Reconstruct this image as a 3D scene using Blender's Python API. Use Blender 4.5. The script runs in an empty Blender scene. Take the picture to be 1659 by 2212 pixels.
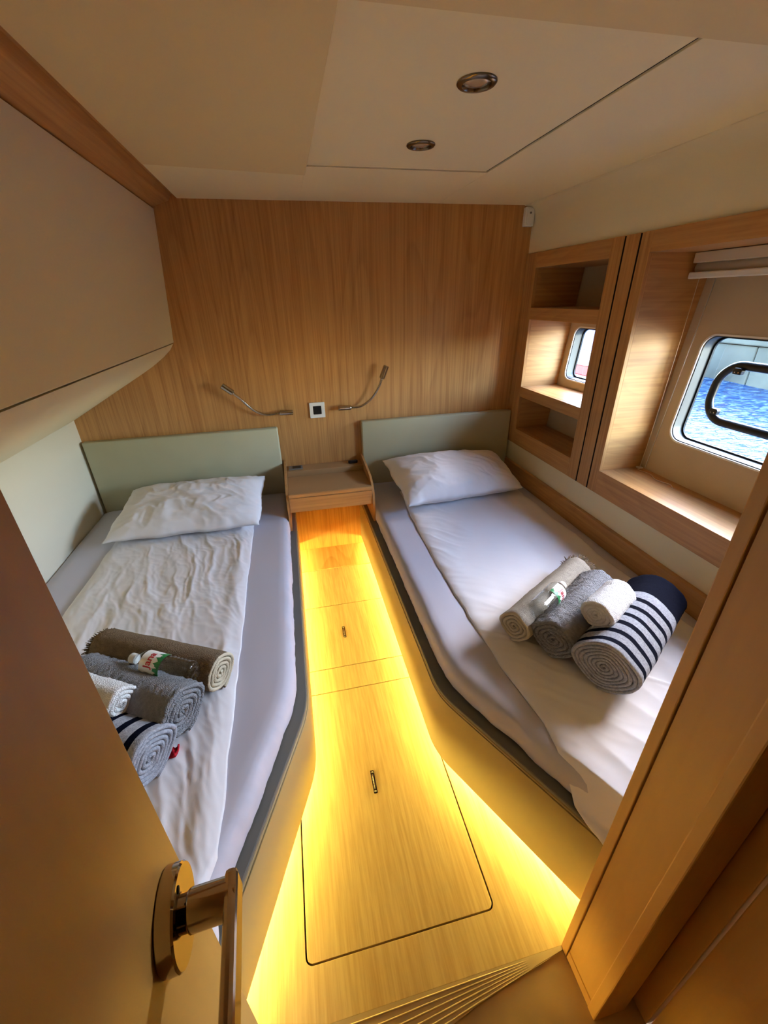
import bpy, bmesh, math, random
import numpy as np
from mathutils import Vector, Matrix, geometry, noise as mnoise

random.seed(7)
rng = np.random.default_rng(7)
SC = bpy.context.scene
COL = SC.collection
PI = math.pi

# ------------------------------------------------------------------ camera
F_PX, YAW, PITCH, ROLL = 899.2, 0.20630, 0.47385, 0.02301
CAMPOS = Vector((0, 0, 1.55))
fw = Vector((math.sin(YAW) * math.cos(PITCH), math.cos(YAW) * math.cos(PITCH), -math.sin(PITCH)))
r0 = Vector((math.cos(YAW), -math.sin(YAW), 0))
d0 = fw.cross(r0)
rt = math.cos(ROLL) * r0 + math.sin(ROLL) * d0
dn = -math.sin(ROLL) * r0 + math.cos(ROLL) * d0
cd = bpy.data.cameras.new('camera')
cd.sensor_fit = 'HORIZONTAL'
cd.sensor_width = 36.0
cd.lens = F_PX / 1659.0 * 36.0
cd.clip_start = 0.01
cam = bpy.data.objects.new('camera', cd)
m = Matrix((rt, -dn, -fw)).transposed().to_4x4()
m.translation = CAMPOS
cam.matrix_world = m
COL.objects.link(cam)
SC.camera = cam

# ------------------------------------------------------------------ world: open daylight sky
W = bpy.data.worlds.new('world')
SC.world = W
W.use_nodes = True
wn = W.node_tree.nodes
bg = wn['Background']
sky = wn.new('ShaderNodeTexSky')
sky.sky_type = 'NISHITA'
sky.sun_disc = False
sky.sun_elevation = math.radians(38)
sky.sun_rotation = math.radians(75)
sky.dust_density = 0.6
sky.ozone_density = 1.0
W.node_tree.links.new(sky.outputs[0], bg.inputs['Color'])
SKY_STRENGTH = 6.4
bg.inputs['Strength'].default_value = SKY_STRENGTH
LED_STRENGTH = 98.0

SC.view_settings.view_transform = 'Standard'
SC.view_settings.look = 'None'
SC.view_settings.gamma = 1.0
SC.view_settings.use_curve_mapping = False
SC.view_settings.exposure = 0.35
SC.cycles.use_denoising = True
SC.cycles.max_bounces = 7
SC.cycles.diffuse_bounces = 5
SC.cycles.glossy_bounces = 3
SC.cycles.transmission_bounces = 8
SC.cycles.transparent_max_bounces = 8
SC.cycles.caustics_reflective = False
SC.cycles.caustics_refractive = False
SC.cycles.sample_clamp_indirect = 6.0
SC.cycles.use_adaptive_sampling = True
SC.cycles.adaptive_threshold = 0.25
SC.cycles.adaptive_min_samples = 20

def portal(name, c, sy, sz):
    ld = bpy.data.lights.new(name, 'AREA')
    ld.shape = 'RECTANGLE'
    ld.size, ld.size_y = sz, sy
    ld.cycles.is_portal = True
    o = bpy.data.objects.new(name, ld)
    o.location = c
    o.rotation_euler = (0, PI / 2, 0)      # area lights look along -Z -> here -X, into the cabin
    COL.objects.link(o)
portal('window_portal', (1.86, 1.10, 1.19), 0.95, 0.60)
portal('window_portal', (1.86, 2.16, 1.23), 0.50, 0.40)

# ------------------------------------------------------------------ materials
MATS = {}
def srgb(r, g, b):
    f = lambda v: (v / 255 / 12.92) if v / 255 <= 0.04045 else ((v / 255 + 0.055) / 1.055) ** 2.4
    return (f(r), f(g), f(b), 1)

def new_mat(name):
    mt = bpy.data.materials.new(name)
    mt.use_nodes = True
    MATS[name] = mt
    return mt, mt.node_tree.nodes, mt.node_tree.links, mt.node_tree.nodes['Principled BSDF']

def ramp(nodes, stops, interp='LINEAR'):
    r = nodes.new('ShaderNodeValToRGB')
    r.color_ramp.interpolation = interp
    e = r.color_ramp.elements
    while len(e) < len(stops):
        e.new(0.5)
    for k, (p, c) in enumerate(stops):
        e[k].position = p
        e[k].color = c
    return r

def plain(name, col, rough=0.5, spec=0.5, metal=0.0, var=0.0, vscale=6.0, bump=0.0, bscale=300.0, sheen=0.0, bdist=0.001, btype='NOISE'):
    mt, n, l, b = new_mat(name)
    b.inputs['Roughness'].default_value = rough
    b.inputs['Specular IOR Level'].default_value = spec
    b.inputs['Metallic'].default_value = metal
    b.inputs['Sheen Weight'].default_value = sheen
    tc = n.new('ShaderNodeTexCoord')
    if var < 0.025:
        b.inputs['Base Color'].default_value = col
        if not bump:
            return mt
    nz = n.new('ShaderNodeTexNoise')
    nz.inputs['Scale'].default_value = vscale
    nz.inputs['Detail'].default_value = 1
    l.new(tc.outputs['Object'], nz.inputs['Vector'])
    c0 = tuple(x * (1 - var) for x in col[:3]) + (1,)
    c1 = tuple(min(1, x * (1 + var)) for x in col[:3]) + (1,)
    r = ramp(n, [(0.3, c0), (0.7, c1)])
    l.new(nz.outputs['Fac'], r.inputs['Fac'])
    if var >= 0.025:
        l.new(r.outputs['Color'], b.inputs['Base Color'])
    if bump:
        if btype == 'VORONOI':
            bn = n.new('ShaderNodeTexVoronoi')
            out = bn.outputs['Distance']
        else:
            bn = n.new('ShaderNodeTexNoise')
            bn.inputs['Detail'].default_value = 1
            out = bn.outputs['Fac']
        bn.inputs['Scale'].default_value = bscale
        l.new(tc.outputs['Object'], bn.inputs['Vector'])
        bp = n.new('ShaderNodeBump')
        bp.inputs['Strength'].default_value = bump
        bp.inputs['Distance'].default_value = bdist
        l.new(out, bp.inputs['Height'])
        l.new(bp.outputs['Normal'], b.inputs['Normal'])
    return mt

def wood(name, light, dark, axis='Z', rough=0.38, figure=0.5, fine=0.6, across=60.0, along=1.6, fscale=3.2, rings=7.0, spec=0.45):
    """Oak veneer: fine pores stretched along the grain plus cathedral figure from contour lines of a stretched noise."""
    mt, n, l, b = new_mat(name)
    b.inputs['Roughness'].default_value = rough
    b.inputs['Specular IOR Level'].default_value = spec
    tc = n.new('ShaderNodeTexCoord')
    oi = n.new('ShaderNodeObjectInfo')
    add = n.new('ShaderNodeVectorMath')
    add.operation = 'MULTIPLY_ADD'
    rndv = n.new('ShaderNodeCombineXYZ')
    for s in 'XYZ':
        l.new(oi.outputs['Random'], rndv.inputs[s])
    l.new(rndv.outputs[0], add.inputs[0])
    add.inputs[1].default_value = (7.3, 5.1, 9.7)
    l.new(tc.outputs['Object'], add.inputs[2])
    def mapped(a, c):
        mp = n.new('ShaderNodeMapping')
        sc = [a, a, a]
        sc['XYZ'.index(axis)] = c
        mp.inputs['Scale'].default_value = sc
        l.new(add.outputs[0], mp.inputs['Vector'])
        return mp
    m1 = mapped(across, along)
    n1 = n.new('ShaderNodeTexNoise')
    n1.inputs['Scale'].default_value = 1.0
    n1.inputs['Detail'].default_value = 3
    n1.inputs['Roughness'].default_value = 0.65
    l.new(m1.outputs[0], n1.inputs['Vector'])
    m2 = mapped(fscale, fscale * 0.16)
    n2 = n.new('ShaderNodeTexNoise')
    n2.inputs['Scale'].default_value = 1.0
    n2.inputs['Detail'].default_value = 1.0
    n2.inputs['Roughness'].default_value = 0.4
    l.new(m2.outputs[0], n2.inputs['Vector'])
    mu = n.new('ShaderNodeMath'); mu.operation = 'MULTIPLY'; mu.inputs[1].default_value = rings * 2
    l.new(n2.outputs['Fac'], mu.inputs[0])
    pp = n.new('ShaderNodeMath'); pp.operation = 'FRACT'
    l.new(mu.outputs[0], pp.inputs[0])
    rr = ramp(n, [(0.0, (0, 0, 0, 1)), (0.55, (0.25, 0.25, 0.25, 1)), (0.9, (1, 1, 1, 1)), (1.0, (0, 0, 0, 1))])
    l.new(pp.outputs[0], rr.inputs['Fac'])
    r1 = ramp(n, [(0.36, (0, 0, 0, 1)), (0.66, (1, 1, 1, 1))])
    l.new(n1.outputs['Fac'], r1.inputs['Fac'])
    a1 = n.new('ShaderNodeMath'); a1.operation = 'MULTIPLY'; a1.inputs[1].default_value = fine
    l.new(r1.outputs['Color'], a1.inputs[0])
    a2 = n.new('ShaderNodeMath'); a2.operation = 'MULTIPLY_ADD'; a2.inputs[1].default_value = figure
    l.new(rr.outputs['Color'], a2.inputs[0])
    l.new(a1.outputs[0], a2.inputs[2])
    mix = n.new('ShaderNodeMix'); mix.data_type = 'RGBA'
    mix.inputs[6].default_value = light
    mix.inputs[7].default_value = dark
    l.new(a2.outputs[0], mix.inputs[0])
    l.new(mix.outputs[2], b.inputs['Base Color'])
    return mt

def emis(name, col, s):
    mt, n, l, b = new_mat(name)
    b.inputs['Base Color'].default_value = (0.8, 0.8, 0.8, 1)
    b.inputs['Emission Color'].default_value = col
    b.inputs['Emission Strength'].default_value = s
    return mt

OAK_L, OAK_D = srgb(200, 150, 92), srgb(158, 106, 58)
wood('oak_vertical', OAK_L, OAK_D, 'Z', figure=0.26, fine=0.6, across=90, along=1.3)
wood('oak_lengthwise', OAK_L, OAK_D, 'Y', figure=0.2, fine=0.5, fscale=4)
wood('oak_cross', OAK_L, OAK_D, 'X', figure=0.2, fine=0.5, fscale=4)
wood('oak_floor', srgb(240, 216, 160), srgb(210, 174, 116), 'Y', figure=0.10, fine=0.6, across=95, along=4.5, rough=0.45)
wood('oak_floor_end', srgb(240, 206, 140), srgb(206, 158, 92), 'Y', figure=0.4, fine=0.5, rough=0.45)
wood('beech_door', srgb(208, 162, 96), srgb(186, 138, 76), 'Z', figure=0.12, fine=0.4, across=22, along=1.2, rough=0.42)
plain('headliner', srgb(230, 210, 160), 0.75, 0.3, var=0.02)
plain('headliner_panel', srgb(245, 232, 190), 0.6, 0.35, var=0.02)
plain('cream_vinyl', srgb(234, 221, 184), 0.6, 0.4, var=0.02)
plain('white_vinyl', srgb(222, 212, 190), 0.6, 0.4, var=0.02)
plain('beige_lining', srgb(200, 180, 150), 0.65, 0.35, var=0.03)
plain('sage_vinyl', srgb(180, 176, 146), 0.5, 0.45, var=0.03)
plain('base_vinyl', srgb(158, 144, 106), 0.5, 0.4, var=0.03)
plain('ledge_vinyl', srgb(104, 103, 96), 0.5, 0.4, var=0.03)
plain('sheet', srgb(196, 194, 206), 0.85, 0.2, var=0.01)
plain('cotton', srgb(232, 229, 232), 0.85, 0.2, var=0.01)
plain('shadow_gap', srgb(28, 20, 14), 0.8, 0.2, var=0.05)
plain('dark_groove', srgb(22, 8, 4), 0.8, 0.2, var=0.05)
plain('chrome', srgb(188, 180, 168), 0.16, 0.5, 1.0, var=0.02)
plain('polished_chrome', srgb(190, 176, 158), 0.09, 0.5, 1.0, var=0.01)
plain('dark_nickel', srgb(120, 105, 88), 0.22, 0.5, 1.0, var=0.03)
plain('white_plastic', srgb(232, 230, 224), 0.4, 0.5, var=0.01)
plain('black_plastic', srgb(18, 20, 22), 0.35, 0.5, var=0.05)
plain('black_rubber', srgb(14, 14, 14), 0.6, 0.3, var=0.05)
plain('grey_plastic', srgb(120, 116, 108), 0.5, 0.4, var=0.03)
plain('frame_grey', srgb(62, 64, 62), 0.4, 0.5, var=0.02)
plain('white_trim', srgb(245, 245, 240), 0.35, 0.5, var=0.01)
plain('lens', srgb(220, 205, 180), 0.25, 0.5, 0.6, var=0.03)
plain('terry_beige', srgb(172, 162, 148), 0.95, 0.1, var=0.08, vscale=60, bump=1.0, bscale=420, bdist=0.004)
plain('terry_beige_inner', srgb(196, 184, 160), 0.95, 0.1, var=0.05, vscale=60, bump=0.6, bscale=300, bdist=0.003)
plain('terry_taupe', srgb(122, 103, 82), 0.95, 0.1, var=0.1, vscale=80, bump=1.0, bscale=320, bdist=0.004)
plain('terry_grey', srgb(140, 140, 144), 0.95, 0.1, var=0.1, vscale=90, bump=1.0, bscale=300, bdist=0.005)
plain('terry_white', srgb(224, 222, 222), 0.95, 0.1, var=0.03, vscale=90, bump=1.0, bscale=320, bdist=0.004)
plain('fringe', srgb(112, 94, 74), 0.95, 0.1, var=0.1)
plain('red_fabric', srgb(190, 20, 40), 0.7, 0.3, var=0.1)
plain('label_white', srgb(240, 240, 236), 0.45, 0.4, var=0.01)
plain('label_red', srgb(190, 25, 45), 0.45, 0.4, var=0.02)
plain('label_green', srgb(40, 130, 70), 0.45, 0.4, var=0.25, vscale=120)
plain('tread', srgb(206, 186, 150), 0.35, 0.5, var=0.06, vscale=14)
plain('aisle_panel', srgb(58, 44, 30), 0.6, 0.3, var=0.05)  # unseen aisle walls and ceiling coloured dark to cut bounce onto the jamb
plain('aisle_floor', srgb(196, 172, 134), 0.5, 0.4, var=0.12, vscale=10)
plain('quay_stone', srgb(72, 73, 64), 0.9, 0.2, var=0.35, vscale=1.2, bump=0.6, bscale=5, bdist=0.05)
plain('boat_white', srgb(140, 141, 144), 0.4, 0.4, var=0.03)
plain('boat_red', srgb(140, 34, 36), 0.4, 0.4, var=0.05)
plain('boat_blue', srgb(34, 48, 122), 0.6, 0.3, var=0.1)
plain('taupe_laminate', srgb(168, 132, 90), 0.5, 0.4, var=0.03)
plain('cord', srgb(214, 200, 176), 0.7, 0.3, var=0.03)
plain('blind_fabric', srgb(212, 200, 180), 0.7, 0.3, var=0.04, bump=0.2, bscale=800)
emis('led', (1.0, 0.73, 0.17, 1), LED_STRENGTH)

def mat_stripes():
    mt, n, l, b = new_mat('striped_jersey')
    b.inputs['Roughness'].default_value = 0.95
    b.inputs['Specular IOR Level'].default_value = 0.08
    tc = n.new('ShaderNodeTexCoord')
    sx = n.new('ShaderNodeSeparateXYZ')
    l.new(tc.outputs['Object'], sx.inputs[0])
    mr = n.new('ShaderNodeMapRange')
    mr.inputs['From Min'].default_value = -0.24
    mr.inputs['From Max'].default_value = 0.24
    l.new(sx.outputs['X'], mr.inputs['Value'])
    G, N = srgb(166, 168, 178), srgb(5, 7, 26)
    stops = [(0.0, G)]
    for k in range(6):
        p = 0.055 + k * 0.103
        stops += [(p, N), (p + 0.040, G)]
    stops += [(0.70, N)]
    r = ramp(n, stops, 'CONSTANT')
    l.new(mr.outputs[0], r.inputs['Fac'])
    nz = n.new('ShaderNodeTexNoise'); nz.inputs['Scale'].default_value = 160
    l.new(tc.outputs['Object'], nz.inputs['Vector'])
    hm = ramp(n, [(0.3, (0.72, 0.72, 0.72, 1)), (0.7, (1.1, 1.1, 1.1, 1))])
    l.new(nz.outputs['Fac'], hm.inputs['Fac'])
    mx = n.new('ShaderNodeMix'); mx.data_type = 'RGBA'; mx.blend_type = 'MULTIPLY'; mx.inputs[0].default_value = 1
    l.new(r.outputs['Color'], mx.inputs[6]); l.new(hm.outputs['Color'], mx.inputs[7])
    l.new(mx.outputs[2], b.inputs['Base Color'])
    bp = n.new('ShaderNodeBump'); bp.inputs['Strength'].default_value = 0.6; bp.inputs['Distance'].default_value = 0.003
    n2 = n.new('ShaderNodeTexNoise'); n2.inputs['Scale'].default_value = 400
    l.new(tc.outputs['Object'], n2.inputs['Vector']); l.new(n2.outputs['Fac'], bp.inputs['Height'])
    l.new(bp.outputs['Normal'], b.inputs['Normal'])
mat_stripes()

def mat_glass(name, ior, tint=(1, 1, 1, 1), rough=0.0):
    mt, n, l, b = new_mat(name)
    b.inputs['Base Color'].default_value = tint
    b.inputs['Transmission Weight'].default_value = 1
    b.inputs['IOR'].default_value = ior
    b.inputs['Roughness'].default_value = rough

def mat_pane(name, tint, edge):
    mt, n, l, b = new_mat(name)
    n.remove(b)
    t = n.new('ShaderNodeBsdfTransparent'); t.inputs['Color'].default_value = tint
    g = n.new('ShaderNodeBsdfGlossy'); g.inputs['Roughness'].default_value = 0.02
    lw = n.new('ShaderNodeLayerWeight'); lw.inputs['Blend'].default_value = 0.5
    pw = n.new('ShaderNodeMath'); pw.operation = 'POWER'; pw.inputs[1].default_value = 3.0
    l.new(lw.outputs['Facing'], pw.inputs[0])
    fr = n.new('ShaderNodeMath'); fr.operation = 'MULTIPLY_ADD'; fr.inputs[1].default_value = edge; fr.inputs[2].default_value = 0.03
    l.new(pw.outputs[0], fr.inputs[0])
    mx = n.new('ShaderNodeMixShader')
    l.new(fr.outputs[0], mx.inputs[0]); l.new(t.outputs[0], mx.inputs[1]); l.new(g.outputs[0], mx.inputs[2])
    l.new(mx.outputs[0], n['Material Output'].inputs['Surface'])
mat_pane('window_glass', (0.93, 0.96, 0.97, 1), 0.25)
mat_pane('bottle_plastic', (0.95, 0.97, 0.975, 1), 0.8)

def mat_water():
    mt, n, l, b = new_mat('sea_water')
    b.inputs['Roughness'].default_value = 0.2
    b.inputs['IOR'].default_value = 1.33
    b.inputs['Specular IOR Level'].default_value = 0.12
    tc = n.new('ShaderNodeTexCoord')
    mp = n.new('ShaderNodeMapping'); mp.inputs['Scale'].default_value = (9, 15, 1); mp.inputs['Rotation'].default_value = (0, 0, 0.5)
    l.new(tc.outputs['Object'], mp.inputs['Vector'])
    nz = n.new('ShaderNodeTexNoise'); nz.inputs['Scale'].default_value = 1.0; nz.inputs['Detail'].default_value = 3; nz.inputs['Distortion'].default_value = 0.8
    l.new(mp.outputs[0], nz.inputs['Vector'])
    r = ramp(n, [(0.36, srgb(6, 30, 62)), (0.50, srgb(22, 50, 78)), (0.64, srgb(70, 86, 100))])
    l.new(nz.outputs['Fac'], r.inputs['Fac']); l.new(r.outputs['Color'], b.inputs['Base Color'])
    bp = n.new('ShaderNodeBump'); bp.inputs['Strength'].default_value = 0.6; bp.inputs['Distance'].default_value = 0.04
    l.new(nz.outputs['Fac'], bp.inputs['Height']); l.new(bp.outputs['Normal'], b.inputs['Normal'])
mat_water()

# ------------------------------------------------------------------ mesh helpers
def tag(o, label=None, cat=None, group=None, kind=None):
    if label: o['label'] = label
    if cat: o['category'] = cat
    if group: o['group'] = group
    if kind: o['kind'] = kind
    return o

def empty(name, loc=(0, 0, 0), rz=0.0, rot=None, **kw):
    o = bpy.data.objects.new(name, None)
    o.empty_display_size = 0.05
    o.location = loc
    o.rotation_euler = rot if rot else (0, 0, rz)
    COL.objects.link(o)
    return tag(o, **kw)

def mesh(name, verts, faces, mat, parent=None, smooth=False, local=False, mats=None, fmat=None, bevel=0.0, **kw):
    """One mesh object; verts are world coordinates unless local (then in the parent's frame)."""
    me = bpy.data.meshes.new(name)
    if parent is not None and not local:
        L = parent.location
        verts = [(v[0] - L[0], v[1] - L[1], v[2] - L[2]) for v in verts]
    me.from_pydata([tuple(v) for v in verts], [], [tuple(f) for f in faces])
    for mm in (mats or [mat]):
        me.materials.append(MATS[mm])
    if fmat:
        me.polygons.foreach_set('material_index', fmat)
    bm = bmesh.new(); bm.from_mesh(me)
    bmesh.ops.recalc_face_normals(bm, faces=bm.faces)
    bm.to_mesh(me); bm.free()
    if smooth:
        me.polygons.foreach_set('use_smooth', [True] * len(me.polygons))
    me.update()
    o = bpy.data.objects.new(name, me)
    COL.objects.link(o)
    if parent is not None:
        o.parent = parent
    if bevel:
        bv = o.modifiers.new('bevel', 'BEVEL'); bv.width = bevel; bv.segments = 2; bv.limit_method = 'ANGLE'
        bv.angle_limit = math.radians(35)
    return tag(o, **kw)

def box(name, lo, hi, mat, parent=None, bevel=0.002, **kw):
    (a, b, c), (d, e, f) = lo, hi
    v = [(a, b, c), (d, b, c), (d, e, c), (a, e, c), (a, b, f), (d, b, f), (d, e, f), (a, e, f)]
    q = [(0, 3, 2, 1), (4, 5, 6, 7), (0, 1, 5, 4), (1, 2, 6, 5), (2, 3, 7, 6), (3, 0, 4, 7)]
    return mesh(name, v, q, mat, parent, bevel=bevel, **kw)

def prism(name, poly, axis, lo, hi, mat, parent=None, bevel=0.0, smooth=False, **kw):
    """Extrude a 2D polygon along an axis. poly is in the two other axes, in xyz order."""
    n = len(poly)
    def P(p, t):
        return {'x': (t, p[0], p[1]), 'y': (p[0], t, p[1]), 'z': (p[0], p[1], t)}[axis]
    v = [P(p, lo) for p in poly] + [P(p, hi) for p in poly]
    f = [tuple(range(n))[::-1], tuple(range(n, 2 * n))]
    f += [(i, (i + 1) % n, n + (i + 1) % n, n + i) for i in range(n)]
    return mesh(name, v, f, mat, parent, bevel=bevel, smooth=smooth, **kw)

def round_rect(cx, cy, w, h, r, seg=6):
    pts = []
    for sx, sy, a0 in ((1, 1, 0), (-1, 1, 90), (-1, -1, 180), (1, -1, 270)):
        for k in range(seg + 1):
            a = math.radians(a0 + 90 * k / seg)
            pts.append((cx + sx * (w / 2 - r) + r * math.cos(a), cy + sy * (h / 2 - r) + r * math.sin(a)))
    return pts

def ring_prism(name, outer, inner, place, t0, t1, mat, parent=None, **kw):
    """A frame between two outlines of equal count; place(p, t) gives the 3D point."""
    n = len(outer)
    v = [place(p, t0) for p in outer] + [place(p, t0) for p in inner] + [place(p, t1) for p in outer] + [place(p, t1) for p in inner]
    f = []
    for i in range(n):
        j = (i + 1) % n
        f += [(i, j, n + j, n + i), (2 * n + i, 3 * n + i, 3 * n + j, 2 * n + j), (i, 2 * n + i, 2 * n + j, j), (n + i, n + j, 3 * n + j, 3 * n + i)]
    return mesh(name, v, f, mat, parent, **kw)

def tube(name, pts, rad, mat, parent=None, seg=12, caps=True, smooth=True, **kw):
    pts = [Vector(p) for p in pts]
    n = len(pts)
    rads = rad if isinstance(rad, (list, tuple)) else [rad] * n
    v, f = [], []
    up = Vector((0, 0, 1))
    prev = None
    for i, p in enumerate(pts):
        t = (pts[min(i + 1, n - 1)] - pts[max(i - 1, 0)]).normalized()
        if prev is None:
            s = t.cross(up)
            if s.length < 1e-3: s = t.cross(Vector((1, 0, 0)))
        else:
            s = prev - t * prev.dot(t)
        s.normalize(); prev = s
        u = s.cross(t)
        for k in range(seg):
            a = 2 * PI * k / seg
            v.append(p + (s * math.cos(a) + u * math.sin(a)) * rads[i])
    for i in range(n - 1):
        for k in range(seg):
            k2 = (k + 1) % seg
            f.append((i * seg + k, i * seg + k2, (i + 1) * seg + k2, (i + 1) * seg + k))
    if caps:
        f.append(tuple(range(seg))); f.append(tuple(range((n - 1) * seg, n * seg)))
    return mesh(name, v, f, mat, parent, smooth=smooth, **kw)

def smooth_path(pts, n=24):
    """Catmull-Rom through pts."""
    P = [Vector(p) for p in pts]
    P = [P[0] * 2 - P[1]] + P + [P[-1] * 2 - P[-2]]
    out = []
    for i in range(1, len(P) - 2):
        for k in range(n):
            t = k / n
            a, b, c, d = P[i - 1], P[i], P[i + 1], P[i + 2]
            out.append(0.5 * ((2 * b) + (c - a) * t + (2 * a - 5 * b + 4 * c - d) * t * t + (3 * b - a - 3 * c + d) * t ** 3))
    out.append(P[-2])
    return out

def lathe(name, prof, mat, parent, axis=(0, 0, 1), origin=(0, 0, 0), seg=28, smooth=True, **kw):
    """prof: list of (radius, height along axis)."""
    A = Vector(axis).normalized()
    s = A.cross(Vector((0, 0, 1)))
    if s.length < 1e-3: s = Vector((1, 0, 0))
    s.normalize(); u = A.cross(s)
    O = Vector(origin)
    v, f = [], []
    for (r, h) in prof:
        for k in range(seg):
            a = 2 * PI * k / seg
            v.append(O + A * h + (s * math.cos(a) + u * math.sin(a)) * max(r, 1e-5))
    for i in range(len(prof) - 1):
        for k in range(seg):
            k2 = (k + 1) % seg
            f.append((i * seg + k, i * seg + k2, (i + 1) * seg + k2, (i + 1) * seg + k))
    f.append(tuple(range(seg))); f.append(tuple(range((len(prof) - 1) * seg, len(prof) * seg)))
    return mesh(name, v, f, mat, parent, smooth=smooth, **kw)

def auto_smooth(o, deg=35):
    for p in o.data.polygons: p.use_smooth = True
    o.data.set_sharp_from_angle(angle=math.radians(deg))
    return o

# numpy gradient noise for cloth
_perm = rng.permutation(512)
_grad = rng.normal(size=(512, 2)); _grad /= np.linalg.norm(_grad, axis=1)[:, None]
def pn(x, y):
    x = np.asarray(x, float) + 100; y = np.asarray(y, float) + 100
    xi = np.floor(x).astype(int); yi = np.floor(y).astype(int)
    xf = x - xi; yf = y - yi
    u = xf ** 3 * (xf * (xf * 6 - 15) + 10); w = yf ** 3 * (yf * (yf * 6 - 15) + 10)
    def g(ix, iy, dx, dy):
        h = _perm[(_perm[ix % 512] + iy) % 512]
        return _grad[h, 0] * dx + _grad[h, 1] * dy
    a = g(xi, yi, xf, yf); b = g(xi + 1, yi, xf - 1, yf)
    c = g(xi, yi + 1, xf, yf - 1); d = g(xi + 1, yi + 1, xf - 1, yf - 1)
    return (a * (1 - u) + b * u) * (1 - w) + (c * (1 - u) + d * u) * w * 1.0
def fbm(x, y, o=3):
    s, a = 0, 1.0
    for k in range(o):
        s = s + a * pn(x * 2 ** k + 17 * k, y * 2 ** k - 9 * k); a *= 0.5
    return s
def ridge(x, y):
    return 1 - np.abs(pn(x, y)) * 2.2

# ------------------------------------------------------------------ dimensions (metres)
WY = 2.53          # head wall
CZ = 1.985         # ceiling
XL, XR = -1.165, 1.392
LED_Z = 0.37       # berth ledge height

# ================================================================== SETTING
# ---- floor
fl = empty('floor', (0, 0, 0), label='light oak cabin floor between the two berths', kind='structure')
box('subfloor', (-1.3, 0.2, -0.06), (1.75, 2.6, -0.021), 'shadow_gap', fl, 0)
GAP = 0.0022
def board(poly, mat='oak_floor', z=0.0):
    return prism('floor_board', poly, 'z', -0.02, z, mat, fl, bevel=0.0006)
def rect(x0, y0, x1, y1):
    return [(x0 + GAP, y0 + GAP), (x1 - GAP, y0 + GAP), (x1 - GAP, y1 - GAP), (x0 + GAP, y1 - GAP)]
XA, XB = -0.16, 0.46
board(rect(XA, 2.262, XB, 2.56), 'oak_floor_end', 0.002)
board(rect(XA, 1.893, XB, 2.262))
h2 = board(rect(XA, 1.440, XB, 1.893))
board(rect(XA, 1.306, XB, 1.440))
# big lifting hatch with rounded front corners and the fixed floor round it
HX0, HX1, HY0, HY1 = -0.137, 0.392, 0.466, 1.306
R = 0.018
def arc(cx, cy, r, a0, a1, n=6):
    return [(cx + r * math.cos(math.radians(a0 + (a1 - a0) * k / n)), cy + r * math.sin(math.radians(a0 + (a1 - a0) * k / n))) for k in range(n + 1)]
hp = [(HX1 - GAP, HY1 - GAP), (HX0 + GAP, HY1 - GAP)] + arc(HX0 + R, HY0 + R, R - GAP, 180, 270) + arc(HX1 - R, HY0 + R, R - GAP, 270, 360)
h1 = board(hp)
fp = [(HX0 - GAP, HY1 - GAP)] + arc(HX0 + R, HY0 + R, R + GAP, 180, 270) + arc(HX1 - R, HY0 + R, R + GAP, 270, 360) + [(HX1 + GAP, HY1 - GAP), (1.0, HY1 - GAP), (1.0, 0.356), (-0.7, 0.356), (-0.7, HY1 - GAP)]
board(fp)
def lift(x, y, par):
    """Flush brass-dark lifting pull: plate with slot and two screws."""
    ring_prism('pull_plate', round_rect(x, y, 0.013, 0.082, 0.003), round_rect(x, y, 0.006, 0.052, 0.002), lambda p, t: (p[0], p[1], t), -0.001, 0.0012, 'dark_nickel', par)
    tube('pull_bar', [(x - 0.001, y - 0.025, 0.0012), (x - 0.001, y + 0.025, 0.0012)], 0.0014, 'chrome', par, 8)
    for s in (-1, 1):
        lathe('screw', [(0.0036, 0), (0.0036, 0.0016), (0.002, 0.0022)], 'chrome', par, origin=(x, y + s * 0.034, 0.0008), seg=12)
lift(0.121, 1.667, h2)
lift(0.125, 0.886, h1)

# ---- walls
box('wall_back', (-1.30, WY, -0.02), (1.75, WY + 0.04, 2.06), 'oak_vertical', None, 0, label='oak veneer bulkhead behind the headboards', kind='structure')
box('wall_left', (XL - 0.05, 0.18, -0.02), (XL, WY, 2.06), 'white_vinyl', None, 0, label='pale vinyl side wall beside the left berth', kind='structure')

# ---- ceiling
ce = empty('ceiling', (0, 0, 0), label='cream headliner with inset panel and two downlights', kind='structure')
box('deck', (-1.3, 0.1, CZ + 0.035), (1.80, 2.6, CZ + 0.09), 'shadow_gap', ce, 0)
PX0, PX1, PY0, PY1 = 0.141, 0.848, 0.943, 1.932
CX0 = -0.418
# inset panel, then the pieces round it; the panels at the door side and to the left dip slightly towards it
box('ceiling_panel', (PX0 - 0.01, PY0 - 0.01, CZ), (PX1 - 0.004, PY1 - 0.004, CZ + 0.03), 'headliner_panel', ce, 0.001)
def slab(name, c4, th, mat):
    v = [tuple(p) for p in c4] + [(p[0], p[1], p[2] + th) for p in c4]
    return mesh(name, v, [(0, 1, 2, 3), (7, 6, 5, 4), (0, 4, 5, 1), (1, 5, 6, 2), (2, 6, 7, 3), (3, 7, 4, 0)], mat, ce, bevel=0.001)
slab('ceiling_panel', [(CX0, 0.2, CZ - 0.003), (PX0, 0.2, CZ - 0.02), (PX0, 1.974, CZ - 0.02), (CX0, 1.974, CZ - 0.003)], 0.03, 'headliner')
slab('ceiling_panel', [(PX0 + 0.0005, 0.2, CZ + 0.012), (1.45, 0.2, CZ + 0.012), (1.45, PY0, CZ - 0.014), (PX0 + 0.0005, PY0, CZ - 0.014)], 0.03, 'headliner')
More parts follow.
